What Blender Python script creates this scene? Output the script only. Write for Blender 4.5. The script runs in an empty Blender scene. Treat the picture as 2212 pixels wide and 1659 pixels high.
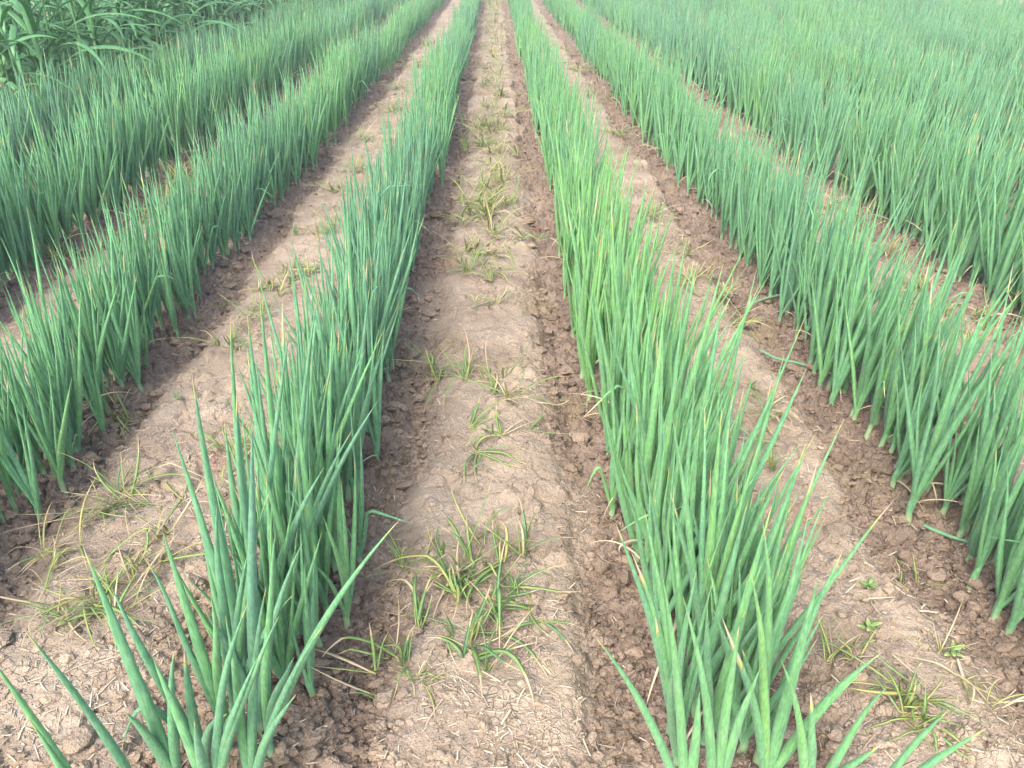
import bpy, math, random
import numpy as np

# ------------------------------------------------------------------ camera, sky, sun, exposure
H = 1.15                                   # eye height over the field
PITCH, YAW = math.radians(30.0), math.radians(1.07)
FPX, CX, CY = 1661.0, 1106.0, 829.5        # focal length and centre, in 2212 x 1659 picture units
sc = bpy.context.scene
col = sc.collection
cam_d = bpy.data.cameras.new('camera')
cam = bpy.data.objects.new('camera', cam_d)
col.objects.link(cam)
cam.location = (0, 0, H)
cam.rotation_euler = (math.pi / 2 - PITCH, 0, -YAW)
cam_d.sensor_fit = 'HORIZONTAL'
cam_d.angle = 2 * math.atan(CX / FPX)
cam_d.clip_start = 0.02
cam_d.clip_end = 2000
sc.camera = cam

SUN_EL, SUN_AZ = math.radians(50), math.radians(205)
w = bpy.data.worlds.new('World'); sc.world = w; w.use_nodes = True
nt = w.node_tree
sky = nt.nodes.new('ShaderNodeTexSky'); sky.sky_type = 'NISHITA'; sky.sun_disc = False
sky.sun_elevation = SUN_EL; sky.sun_rotation = SUN_AZ
sky.air_density = 1.0; sky.dust_density = 4.0; sky.ozone_density = 1.0
nt.links.new(sky.outputs[0], nt.nodes['Background'].inputs[0])
nt.nodes['Background'].inputs[1].default_value = 0.15
sun_d = bpy.data.lights.new('sun', 'SUN'); sun_d.energy = 0.75; sun_d.angle = math.radians(30)
sun_d.color = (1.0, 0.93, 0.83)
sun = bpy.data.objects.new('sun', sun_d); col.objects.link(sun)
sun.rotation_euler = (math.pi / 2 - SUN_EL, 0, math.pi - SUN_AZ)
sc.view_settings.view_transform = 'Standard'; sc.view_settings.look = 'None'
sc.cycles.diffuse_bounces = 6; sc.cycles.max_bounces = 10
sc.view_settings.exposure = 1.92; sc.view_settings.gamma = 1.0

rng = np.random.default_rng(11)
random.seed(11)

# ------------------------------------------------------------------ picture unit -> place
cp, sp, cyw, syw = math.cos(PITCH), math.sin(PITCH), math.cos(YAW), math.sin(YAW)
def ray(px, py):
    x, y = (px - CX) / FPX, (py - CY) / FPX
    f, u = cp - y * sp, -sp - y * cp
    return np.array([x * cyw + f * syw, -x * syw + f * cyw, u])
def gp(px, py, z=0.0):
    d = ray(px, py); s = (z - H) / d[2]
    return np.array([d[0] * s, d[1] * s, z])
def at(px, py, Y):
    d = ray(px, py); s = Y / d[1]
    return np.array([d[0] * s, Y, H + d[2] * s])
def proj(x, y, z):
    fx, fy = x * syw + y * cyw, x * cyw - y * syw      # forward, right
    dep = fx * cp + (H - z) * sp
    up = fx * sp - (H - z) * cp
    return CX + FPX * fy / dep, CY - FPX * up / dep, dep

# ------------------------------------------------------------------ noise
def h2(ix, iy, seed):
    n = (ix.astype(np.int64) * 374761393 + iy.astype(np.int64) * 668265263 + seed * 1274126177) & 0xffffffff
    n = ((n ^ (n >> 13)) * 1274126177) & 0xffffffff
    n = ((n ^ (n >> 15)) * 2246822519) & 0xffffffff
    return ((n ^ (n >> 16)) & 0xffffff) / float(0x1000000)
def vnoise(x, y, seed=0):
    ix, iy = np.floor(x), np.floor(y)
    fx, fy = x - ix, y - iy
    fx, fy = fx * fx * (3 - 2 * fx), fy * fy * (3 - 2 * fy)
    a, b = h2(ix, iy, seed), h2(ix + 1, iy, seed)
    c, d = h2(ix, iy + 1, seed), h2(ix + 1, iy + 1, seed)
    return (a + (b - a) * fx) * (1 - fy) + (c + (d - c) * fx) * fy
def fbm(x, y, seed=0, octv=4):
    s, a, t = 0, 0.5, 0
    for o in range(octv):
        s = s + a * vnoise(x * 2 ** o, y * 2 ** o, seed + o * 7); t += a; a *= 0.5
    return s / t
def worley(x, y, seed=0):
    ix, iy = np.floor(x), np.floor(y)
    f1 = np.full(x.shape, 9.0); f2 = f1.copy(); idr = np.zeros(x.shape)
    for dx in (-1, 0, 1):
        for dy in (-1, 0, 1):
            cx_, cy_ = ix + dx, iy + dy
            d = np.hypot(cx_ + h2(cx_, cy_, seed) - x, cy_ + h2(cx_, cy_, seed + 1) - y)
            near = d < f1
            f2 = np.where(near, f1, np.minimum(f2, d))
            idr = np.where(near, h2(cx_, cy_, seed + 2), idr)
            f1 = np.where(near, d, f1)
    return f1, f2, idr
def sstep(a, b, x):
    t = np.clip((x - a) / (b - a), 0, 1)
    return t * t * (3 - 2 * t)

# ------------------------------------------------------------------ the rows
S0, SP = -0.352 * H, 0.653 * H              # first row left of the middle furrow; row spacing
K_MIN, K_MAX = -3, 11
Y_END = 27.0
ROW_OFF = {-3: 0.045, -2: 0.01, 2: -0.055, 3: -0.03}
def row_x(k): return S0 + SP * k + ROW_OFF.get(int(k), 0.0) * H
MAIZE_X = row_x(K_MIN) - 0.44

def ridge_mask(x, y):
    k = np.clip(np.round((x - S0) / SP), K_MIN - 1, K_MAX + 1)
    u = np.full(x.shape, 9.0)
    for q in range(K_MIN - 1, K_MAX + 2):
        u = np.minimum(u, np.abs(x - row_x(q)))
    e = u + 0.17 * (fbm(x * 2.6, y * 2.2, 3, 3) - 0.5) + 0.085 * (fbm(x * 11, y * 9, 5, 4) - 0.5)
    soft = sstep(0.40, 0.60, fbm(x * 1.7 + 9, y * 1.1, 13, 2))
    m = sstep(0.195 - 0.075 * soft, 0.216 + 0.055 * soft, e)
    return m, u, k
def soil_height(x, y, fine=True):
    x = np.asarray(x, float); y = np.asarray(y, float)
    m, u, k = ridge_mask(x, y)
    h = 0.030 * m + 0.030 * (fbm(x * 1.3, y * 0.9, 9, 3) - 0.5)
    h = h - 0.020 * np.exp(-((u - 0.165) / 0.04) ** 2) + 0.012 * np.exp(-(u / 0.09) ** 2)
    if fine:
        wob = 0.030 * (fbm(x * 60, y * 60, 21, 3) - 0.5) + 0.02 * (fbm(x * 24, y * 24, 23, 2) - 0.5)
        rough = 0
        for size, amp, sd in ((0.050, 0.022, 31), (0.024, 0.016, 41), (0.0125, 0.010, 51)):
            f1, f2, r = worley((x + wob) / size, (y - wob) / size, sd)
            rough = rough + amp * (0.25 + r) * np.sqrt(np.clip(1 - (f1 / 0.66) ** 2, 0, 1)) * sstep(0.0, 0.13, f2 - f1)
        rough = rough + 0.012 * (fbm(x * 55, y * 55, 61, 3) - 0.5) - 0.020
        f1, f2, r = worley(x / 0.105 + 0.5 * fbm(x * 18, y * 18, 71, 2), y / 0.085 + 0.5 * fbm(x * 18, y * 18, 72, 2), 73)
        crk = 1 - sstep(0.02, 0.10, f2 - f1)
        g1, g2, _ = worley(x / 0.040 + 0.9 * fbm(x * 30, y * 30, 74, 3), y / 0.036 + 0.9 * fbm(x * 30, y * 30, 76, 3), 75)
        crk2 = 1 - sstep(0.02, 0.14, g2 - g1)
        patch = sstep(0.42, 0.60, fbm(x * 4.5, y * 4.5, 81, 3))
        flat = 0.008 * (r - 0.5) * patch - 0.014 * crk * patch - 0.004 * crk2 * patch \
            + 0.020 * (fbm(x * 26, y * 26, 83, 5) - 0.5) + 0.010 * (fbm(x * 9, y * 9, 85, 2) - 0.5)
        c1, c2, cr = worley(x / 0.06, y / 0.06, 87)
        flat = flat + 0.016 * np.sqrt(np.clip(1 - (c1 / 0.30) ** 2, 0, 1)) * (cr > 0.84)
        h = h + rough * (1 - m) + flat * m
    return h
def gz(x, y):
    return float(soil_height(np.array([x]), np.array([y]), False)[0])

# ------------------------------------------------------------------ mesh helpers
def build_mesh(name, v, quads=None, tris=None, cola=None, attrs=None, smooth=True, mat=None):
    me = bpy.data.meshes.new(name)
    v = np.asarray(v, np.float32).reshape(-1, 3)
    nq = 0 if quads is None else len(quads); ntr = 0 if tris is None else len(tris)
    me.vertices.add(len(v)); me.vertices.foreach_set('co', v.ravel())
    me.loops.add(nq * 4 + ntr * 3); me.polygons.add(nq + ntr)
    li = []
    if nq: li.append(np.asarray(quads, np.int32).ravel())
    if ntr: li.append(np.asarray(tris, np.int32).ravel())
    me.loops.foreach_set('vertex_index', np.concatenate(li))
    st = np.concatenate([np.arange(nq, dtype=np.int32) * 4, nq * 4 + np.arange(ntr, dtype=np.int32) * 3])
    me.polygons.foreach_set('loop_start', st)
    me.polygons.foreach_set('use_smooth', np.full(nq + ntr, smooth, bool))
    if cola is not None:
        a = me.attributes.new('tint', 'FLOAT_COLOR', 'POINT')
        a.data.foreach_set('color', np.asarray(cola, np.float32).ravel())
    for n_, d_ in (attrs or {}).items():
        a = me.attributes.new(n_, 'FLOAT', 'POINT'); a.data.foreach_set('value', np.asarray(d_, np.float32).ravel())
    me.update(calc_edges=True)
    if mat: me.materials.append(mat)
    return me
def add(name, me, parent=None, loc=None):
    o = bpy.data.objects.new(name, me); col.objects.link(o)
    if parent is not None: o.parent = parent
    if loc is not None: o.location = loc
    return o
def tag(o, label=None, cat=None, group=None, kind=None):
    if label: o['label'] = label
    if cat: o['category'] = cat
    if group: o['group'] = group
    if kind: o['kind'] = kind
    return o
def empty(name, loc):
    o = bpy.data.objects.new(name, None); o.empty_display_size = 0.05; col.objects.link(o); o.location = loc
    return o

def tubes(P, R, side, K=5, flat=1.0):
    """strands: P (N,S,3) centre lines, R (N,S) half widths, side (N,3) or (N,S,3) width direction."""
    P = np.asarray(P, float); N, S, _ = P.shape
    T = np.gradient(P, axis=1); T /= np.linalg.norm(T, axis=2, keepdims=True) + 1e-9
    side = np.asarray(side, float)
    if side.ndim == 2: side = np.repeat(side[:, None, :], S, 1)
    B = side - T * np.sum(side * T, 2, keepdims=True); B /= np.linalg.norm(B, axis=2, keepdims=True) + 1e-9
    Nn = np.cross(T, B)
    th = np.arange(K) * 2 * math.pi / K
    fl = np.asarray(flat, float)
    if fl.ndim == 1: fl = fl[:, None, None, None]
    V = P[:, :, None, :] + R[:, :, None, None] * (np.cos(th)[None, None, :, None] * B[:, :, None, :] + fl * np.sin(th)[None, None, :, None] * Nn[:, :, None, :])
    i = np.arange(N)[:, None, None] * S * K + np.arange(S - 1)[None, :, None] * K + np.arange(K)[None, None, :]
    j = np.arange(N)[:, None, None] * S * K + np.arange(S - 1)[None, :, None] * K + ((np.arange(K) + 1) % K)[None, None, :]
    Q = np.stack([i, j, j + K, i + K], -1).reshape(-1, 4)
    return V.reshape(-1, 3), Q
def tint(N, S, K, hue, t, dry, rnd):
    a = np.empty((N, S, K, 4), np.float32)
    a[..., 0] = np.asarray(hue)[:, None, None]; a[..., 1] = np.asarray(t)[:, :, None] if np.ndim(t) == 2 else np.asarray(t)[None, :, None]
    a[..., 2] = np.asarray(dry)[:, None, None]; a[..., 3] = np.asarray(rnd)[:, None, None]
    return a.reshape(-1, 4)

# ------------------------------------------------------------------ materials
def new_mat(name):
    m = bpy.data.materials.new(name); m.use_nodes = True
    return m, m.node_tree.nodes, m.node_tree.links, m.node_tree.nodes['Principled BSDF']
def nd(n, typ, **kw):
    x = n.new(typ)
    for k, v in kw.items(): setattr(x, k, v)
    return x
def mixc(n, l, fac, a, b, blend='MIX'):
    x = n.new('ShaderNodeMix'); x.data_type = 'RGBA'; x.blend_type = blend
    for sock, val in ((x.inputs[0], fac), (x.inputs[6], a), (x.inputs[7], b)):
        if hasattr(val, 'is_output'): l.new(val, sock)
        else: sock.default_value = val if not isinstance(val, tuple) else (*val, 1.0)
    return x.outputs[2]
def mth(n, l, op, a, b=None, c=None, clamp=False):
    x = n.new('ShaderNodeMath'); x.operation = op; x.use_clamp = clamp
    for s, val in zip(x.inputs, (a, b, c)):
        if val is None: continue
        if hasattr(val, 'is_output'): l.new(val, s)
        else: s.default_value = val
    return x.outputs[0]
def mrange(n, l, v, a, b, c=0.0, d=1.0):
    x = n.new('ShaderNodeMapRange'); x.interpolation_type = 'SMOOTHSTEP'
    l.new(v, x.inputs[0])
    for i, val in enumerate((a, b, c, d)):
        if hasattr(val, 'is_output'): l.new(val, x.inputs[i + 1])
        else: x.inputs[i + 1].default_value = val
    return x.outputs[0]
def noise(n, l, vec, scale, detail=3, rough=0.55):
    x = n.new('ShaderNodeTexNoise'); x.inputs['Scale'].default_value = scale
    x.inputs['Detail'].default_value = detail; x.inputs['Roughness'].default_value = rough
    if vec is not None: l.new(vec, x.inputs['Vector'])
    return x.outputs['Fac']

def soil_material(name, lumps=False):
    m, n, l, b = new_mat(name)
    geo = n.new('ShaderNodeNewGeometry'); pos = geo.outputs['Position']
    pale = mixc(n, l, mrange(n, l, noise(n, l, pos, 7, 4), 0.35, 0.65), (0.295, 0.236, 0.176), (0.415, 0.340, 0.260))
    dark = mixc(n, l, mrange(n, l, noise(n, l, pos, 9, 4), 0.3, 0.7), (0.178, 0.136, 0.104), (0.268, 0.209, 0.163))
    if lumps:
        at_ = nd(n, 'ShaderNodeAttribute', attribute_name='tint')
        se = n.new('ShaderNodeSeparateColor'); l.new(at_.outputs['Color'], se.inputs[0])
        c = mixc(n, l, se.outputs[0], dark, pale)
        c = mixc(n, l, 1.0, c, mixc(n, l, se.outputs[1], (0.78, 0.76, 0.74), (1.15, 1.12, 1.08)), 'MULTIPLY')
    else:
        at_ = nd(n, 'ShaderNodeAttribute', attribute_name='crust')
        f = mth(n, l, 'ADD', at_.outputs['Fac'], mth(n, l, 'MULTIPLY', mth(n, l, 'SUBTRACT', noise(n, l, pos, 60, 3), 0.5), 0.5), clamp=True)
        c = mixc(n, l, f, dark, pale)
    ol = mrange(n, l, noise(n, l, pos, 3.1, 4), 0.53, 0.70)      # olive film on old crust
    c = mixc(n, l, mth(n, l, 'MULTIPLY', ol, 0.5), c, (0.26, 0.215, 0.120))
    rd = mrange(n, l, noise(n, l, pos, 2.3, 3), 0.60, 0.72)      # reddish clay
    c = mixc(n, l, mth(n, l, 'MULTIPLY', rd, 0.45), c, (0.27, 0.155, 0.118))
    fine = noise(n, l, pos, 330, 3, 0.7)
    c = mixc(n, l, 1.0, c, mixc(n, l, mrange(n, l, fine, 0.3, 0.7), (0.80, 0.79, 0.78), (1.16, 1.16, 1.17)), 'MULTIPLY')
    l.new(c, b.inputs['Base Color'])
    b.inputs['Roughness'].default_value = 0.95; b.inputs['Specular IOR Level'].default_value = 0.15
    bp = n.new('ShaderNodeBump'); bp.inputs['Strength'].default_value = 1.0; bp.inputs['Distance'].default_value = 0.010
    vo = nd(n, 'ShaderNodeTexVoronoi', feature='DISTANCE_TO_EDGE'); vo.inputs['Scale'].default_value = 62; vo.inputs['Randomness'].default_value = 1.0
    l.new(pos, vo.inputs['Vector'])
    hh = mth(n, l, 'ADD', noise(n, l, pos, 120, 4, 0.65), mth(n, l, 'MULTIPLY', mrange(n, l, vo.outputs['Distance'], 0.0, 0.08), mrange(n, l, noise(n, l, pos, 14, 2), 0.45, 0.65, 0.0, 0.4)))
    l.new(hh, bp.inputs['Height']); l.new(bp.outputs[0], b.inputs['Normal'])
    return m
M_SOIL = soil_material('field_soil')
M_CLOD = soil_material('clod_soil', True)

def leaf_material(name, ramp, base_col, base_end, yellow, straw, rough=0.48, spec=0.35, mott=0.16, transl=0.0, sheen=0.0, bloom=0.0):
    m, n, l, b = new_mat(name)
    a = nd(n, 'ShaderNodeAttribute', attribute_name='tint')
    se = n.new('ShaderNodeSeparateColor'); l.new(a.outputs['Color'], se.inputs[0])
    hue, t, dry = se.outputs[0], se.outputs[1], se.outputs[2]
    r = n.new('ShaderNodeValToRGB'); l.new(hue, r.inputs[0])
    el = r.color_ramp.elements
    el[0].position, el[0].color = ramp[0][0], (*ramp[0][1], 1); el[1].position, el[1].color = ramp[-1][0], (*ramp[-1][1], 1)
    for p_, c_ in ramp[1:-1]:
        e = el.new(p_); e.color = (*c_, 1)
    geo = n.new('ShaderNodeNewGeometry')
    mp = n.new('ShaderNodeMapping'); mp.inputs['Scale'].default_value = (1, 1, 0.12); l.new(geo.outputs['Position'], mp.inputs[0])
    st = noise(n, l, mp.outputs[0], 420, 2)
    c = mixc(n, l, 1.0, r.outputs[0], mixc(n, l, mrange(n, l, st, 0.3, 0.7), (1 - mott,) * 3, (1 + mott,) * 3), 'MULTIPLY')
    big = noise(n, l, geo.outputs['Position'], 26, 3)
    c = mixc(n, l, 1.0, c, mixc(n, l, mrange(n, l, big, 0.3, 0.7), (0.90, 0.92, 0.95), (1.12, 1.08, 1.0)), 'MULTIPLY')
    if bloom:
        pb = noise(n, l, geo.outputs['Position'], 75, 4, 0.65)
        c = mixc(n, l, mrange(n, l, pb, 0.48, 0.72, 0.0, bloom), c, (0.22, 0.36, 0.23))
        sp_ = noise(n, l, geo.outputs['Position'], 520, 1)
        c = mixc(n, l, mrange(n, l, sp_, 0.68, 0.76, 0.0, 0.55), c, (0.30, 0.36, 0.20))
        bu = n.new('ShaderNodeBump'); bu.inputs['Strength'].default_value = 0.25; bu.inputs['Distance'].default_value = 0.002
        l.new(st, bu.inputs['Height']); l.new(bu.outputs[0], b.inputs['Normal'])
    c = mixc(n, l, mrange(n, l, t, base_end, 0.0), c, base_col)
    edge = mth(n, l, 'SUBTRACT', mth(n, l, 'ADD', t, mth(n, l, 'MULTIPLY', mth(n, l, 'SUBTRACT', st, 0.5), 0.12)), mth(n, l, 'SUBTRACT', 1.0, dry))
    c = mixc(n, l, mrange(n, l, edge, -0.055, 0.0), c, yellow)
    c = mixc(n, l, mrange(n, l, edge, -0.015, 0.02), c, straw)
    l.new(c, b.inputs['Base Color'])
    b.inputs['Roughness'].default_value = rough; b.inputs['Specular IOR Level'].default_value = spec
    if sheen:
        b.inputs['Sheen Weight'].default_value = sheen; b.inputs['Sheen Roughness'].default_value = 0.5; b.inputs['Sheen Tint'].default_value = (0.75, 1.0, 0.88, 1)
    if transl:
        tr = n.new('ShaderNodeBsdfTranslucent'); l.new(c, tr.inputs[0])
        mx = n.new('ShaderNodeMixShader'); mx.inputs[0].default_value = transl
        l.new(b.outputs[0], mx.inputs[1]); l.new(tr.outputs[0], mx.inputs[2])
        l.new(mx.outputs[0], n['Material Output'].inputs[0])
    return m
M_SCAL = leaf_material('scallion_leaf', ((0.0, (0.096, 0.230, 0.152)), (0.5, (0.110, 0.286, 0.128)), (1.0, (0.148, 0.340, 0.096))),
                       (0.30, 0.40, 0.22), 0.075, (0.42, 0.40, 0.10), (0.46, 0.38, 0.25), sheen=0.15, rough=0.56, spec=0.3, mott=0.22, bloom=0.4)
M_GRASS = leaf_material('weed_grass', ((0.0, (0.105, 0.260, 0.120)), (0.6, (0.235, 0.350, 0.110)), (1.0, (0.42, 0.40, 0.15))),
                        (0.40, 0.42, 0.13), 0.22, (0.46, 0.40, 0.12), (0.52, 0.43, 0.27), rough=0.55, transl=0.2)
M_MAIZE = leaf_material('maize_leaf', ((0.0, (0.095, 0.270, 0.105)), (1.0, (0.150, 0.365, 0.140))),
                        (0.10, 0.20, 0.07), 0.1, (0.34, 0.32, 0.09), (0.45, 0.36, 0.2), rough=0.42, spec=0.5, transl=0.35)
M_STRAW = leaf_material('dry_straw', ((0.0, (0.25, 0.20, 0.145)), (1.0, (0.52, 0.45, 0.35))),
                        (0.5, 0.4, 0.28), 0.01, (0.4, 0.3, 0.2), (0.42, 0.32, 0.22), rough=0.7, spec=0.2)

# ------------------------------------------------------------------ field soil
def graded(lo, hi, fine_lo, fine_hi, step, grow=1.18, cap=40):
    mid = list(np.arange(fine_lo, fine_hi + step * 0.5, step))
    a, s = [], step
    x = mid[-1]
    while x < hi:
        s = min(s * grow, cap); x += s; a.append(x)
    b, s, x = [], step, mid[0]
    while x > lo:
        s = min(s * grow, cap); x -= s; b.append(x)
    return np.array(b[::-1] + mid + a)
xs = graded(-300, 300, -1.45, 1.5, 0.0046, 1.03, 40)
yl, y_ = [], 0.42
while y_ < 26:
    yl.append(y_); y_ += 0.0027 * (y_ + 0.65)
s_ = 0.08
while y_ < 600:
    yl.append(y_); s_ *= 1.3; y_ += s_
yb, y_, s_ = [], 0.42, 0.01
while y_ > -60:
    s_ *= 1.3; y_ -= s_; yb.append(y_)
ys = np.array(yb[::-1] + yl)
X, Y = np.meshgrid(xs, ys)
Z = np.zeros_like(X); CR = np.zeros_like(X)
for i0 in range(0, len(ys), 100):
    sl = slice(i0, i0 + 100)
    fade = sstep(40, 26, Y[sl]) * sstep(60, 14, np.abs(X[sl]))
    Z[sl] = soil_height(X[sl], Y[sl]) * fade
    CR[sl] = np.clip(ridge_mask(X[sl], Y[sl])[0] * 0.85 + 0.55 * (fbm(X[sl] * 3.3, Y[sl] * 2.6, 17, 4) - 0.5), 0, 1)
nx, ny = len(xs), len(ys)
ii = (np.arange(ny - 1)[:, None] * nx + np.arange(nx - 1)[None, :]).ravel()
ground = add('field_ground', build_mesh('field_ground', np.stack([X, Y, Z], -1), np.stack([ii, ii + 1, ii + 1 + nx, ii + nx], 1),
             attrs={'crust': CR}, mat=M_SOIL))
tag(ground, kind='structure')
del X, Y, Z, CR, ii

# ------------------------------------------------------------------ loose crumbs of soil
def ico(level):
    import bmesh
    bm = bmesh.new(); bmesh.ops.create_icosphere(bm, subdivisions=level, radius=1)
    v = np.array([p.co[:] for p in bm.verts]); f = np.array([[q.index for q in p.verts] for p in bm.faces]); bm.free()
    return v, f
IV1, IF1 = ico(1); IV2, IF2 = ico(2); IV3, IF3 = ico(3)
def lump(V, r, sd, dent=0.35):
    a = rng.normal(size=(9, 3)); a /= np.linalg.norm(a, axis=1, keepdims=True)
    d = V @ a.T
    k = np.minimum(1.0, (0.42 + 0.40 * rng.random(9))[None] / np.maximum(d, 1e-3)).min(1)   # flat broken faces
    k = k * (1 + 0.10 * np.sin(V @ rng.normal(size=3) * 4 + sd) + 0.07 * np.sin(V @ rng.normal(size=3) * 9))
    return V * k[:, None] * r
def rot_rand():
    q = rng.normal(size=4); q /= np.linalg.norm(q); a, b, c, d = q
    return np.array([[1 - 2 * (c * c + d * d), 2 * (b * c - a * d), 2 * (b * d + a * c)],
                     [2 * (b * c + a * d), 1 - 2 * (b * b + d * d), 2 * (c * d - a * b)],
                     [2 * (b * d - a * c), 2 * (c * d + a * b), 1 - 2 * (b * b + c * c)]])
proto = [lump(IV2, 1.0, i) for i in range(14)]; proto1 = [lump(IV1, 1.0, i) for i in range(14)]
vv, ff, cc, off = [], [], [], 0
N = 90000
dist = 0.75 + 9.0 * rng.random(N) ** 2.2
xx = rng.uniform(-1.0, 1.0, N) * 0.80 * (dist + 0.45)
mm, uu, kk = ridge_mask(xx, dist)
keep = (rng.random(N) < np.where(mm < 0.5, 1.0, 0.12)) & (uu > 0.02)
xx, dist, mm = xx[keep], dist[keep], mm[keep]
rad = np.clip(np.exp(rng.normal(math.log(0.0046), 0.62, len(xx))), 0.0020, 0.022) * np.where(mm > .5, 0.75, 1.0) * (0.8 + 0.12 * dist)
zz = soil_height(xx, dist)
for i in range(len(xx)):
    small = rad[i] < 0.0042 * dist[i]
    p = (proto1 if small else proto)[i % 14] @ rot_rand().T * rad[i] * np.array([rng.uniform(.9, 1.6), rng.uniform(.7, 1.2), rng.uniform(.5, 1.0)])
    vv.append(p + (xx[i], dist[i], zz[i] + rad[i] * 0.25)); ff.append((IF1 if small else IF2) + off); off += len(p)
    t_ = np.empty((len(p), 4)); t_[:] = (min(1, mm[i] * 0.9 + 0.35 * rng.random()), rng.random(), 0, 1); cc.append(t_)
tag(add('soil_crumbs', build_mesh('soil_crumbs', np.concatenate(vv), tris=np.concatenate(ff), cola=np.concatenate(cc), smooth=False, mat=M_CLOD)),
    'loose brown crumbs of soil along the edges of the onion rows', 'soil crumbs', kind='stuff')
del vv, ff, cc

# bits of chopped straw lying everywhere
N = 24000
dist = 0.72 + 9.5 * rng.random(N) ** 1.8
xx = rng.uniform(-1, 1, N) * 0.8 * (dist + 0.45)
mm, uu, kk = ridge_mask(xx, dist)
keep = rng.random(N) < np.where(mm > 0.5, 0.75, 0.5) * (0.25 + 1.2 * sstep(.4, .65, fbm(xx * 3, dist * 3, 131, 3))); xx, dist, mm = xx[keep], dist[keep], mm[keep]; N = len(xx)
ln = np.clip(np.exp(rng.normal(math.log(0.015), 0.60, N)), 0.005, 0.070); an = rng.uniform(0, math.pi, N)
d = np.stack([np.cos(an), np.sin(an), rng.normal(0, 0.10, N)], 1)
tt = np.linspace(-0.5, 0.5, 4)
P = np.stack([xx, dist, soil_height(xx, dist) + 0.002], 1)[:, None, :] + d[:, None, :] * (ln[:, None] * tt[None])[:, :, None]
bend = rng.normal(0, 0.03, N)[:, None] * ln[:, None] * (4 * tt * tt)[None]
P[:, :, 0] += -np.sin(an)[:, None] * bend; P[:, :, 1] += np.cos(an)[:, None] * bend
R = (rng.uniform(0.0006, 0.0017, N) * (1 + 0.10 * dist))[:, None] * np.ones(4)[None]
sd_ = np.stack([-np.sin(an), np.cos(an), np.zeros(N)], 1)
V, Q = tubes(P, R, sd_, 4, 0.5)
tag(add('straw_litter', build_mesh('straw_litter', V, Q, cola=tint(N, 4, 4, rng.random(N), np.full(4, 0.5), np.zeros(N), rng.random(N)), mat=M_STRAW)),
    'short bits of pale chopped straw scattered over the soil', 'straw', kind='stuff')

# ------------------------------------------------------------------ scallions
def leaf_lines(base, L, phi, a0, a1, kink_t, kink_a, S):
    """curved hollow leaves, vectorised: base (N,3); tilt a0 from upright turning by a1 along the leaf, an optional kink."""
    N = len(L); t = np.linspace(0, 1, S)
    wav = rng.normal(0, 0.045, N)[:, None] * np.sin(t[None] * rng.uniform(4, 9, N)[:, None] + rng.uniform(0, 6, N)[:, None])
    tilt = a0[:, None] + a1[:, None] * t[None] + kink_a[:, None] * sstep(0, 0.10, t[None] - kink_t[:, None]) + wav
    az = phi[:, None] + rng.normal(0, 0.45, N)[:, None] * t[None]
    dr = np.stack([np.sin(tilt) * np.cos(az), np.sin(tilt) * np.sin(az), np.cos(tilt)], -1)
    step = dr * (L / (S - 1))[:, None, None]
    P = np.concatenate([np.zeros((N, 1, 3)), np.cumsum((step[:, :-1] + step[:, 1:]) / 2, 1)], 1) + base[:, None, :]
    return P, t
def leaf_radius(t, r):
    pr = (0.62 + 0.38 * sstep(0, 0.22, t)) * np.clip(1 - np.clip((t - 0.22) / 0.78, 0, 1) ** 1.6, 0, 1) + 0.02
    n = len(r)
    jit = 1 + rng.normal(0, 0.045, n)[:, None] * np.sin(t[None] * rng.uniform(8, 22, n)[:, None] + rng.uniform(0, 6, n)[:, None])
    return r[:, None] * pr[None] * jit

def row_hue(k, y):
    b0 = {-3: 0.45, -2: 0.48, -1: 0.56, 0: 0.47, 1: 0.63, 2: 0.54, 3: 0.45}.get(int(k), 0.48)
    return b0 + 0.42 * (float(vnoise(np.array([k * 7.3]), np.array([y * 1.1]), 91)[0]) - 0.5)

def row_plants():
    out = []
    for k in range(K_MIN, K_MAX + 1):
        y = {0: 0.86, 1: 0.72}.get(k, 0.45) + 0.02 * random.random()
        while y < Y_END:
            dens = (0.0135 if k in (0, 1) and y < 2.6 else 0.0142) if y < 8 else 0.025 if y < 14 else 0.034
            y += dens * random.uniform(0.55, 1.5)
            gap = float(vnoise(np.array([k * 3.1]), np.array([y * 2.3]), 95)[0])
            if not (k in (0, 1) and y < 3.2) and (gap < 0.07 or random.random() < 0.25 * (gap < 0.22)): continue
            x = row_x(k) + np.clip(random.gauss(0, 0.042), -0.09, 0.09) + 0.02 * math.sin(y * 1.7 + k)
            out.append((k, x, y))
    return out
plants = row_plants()

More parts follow.
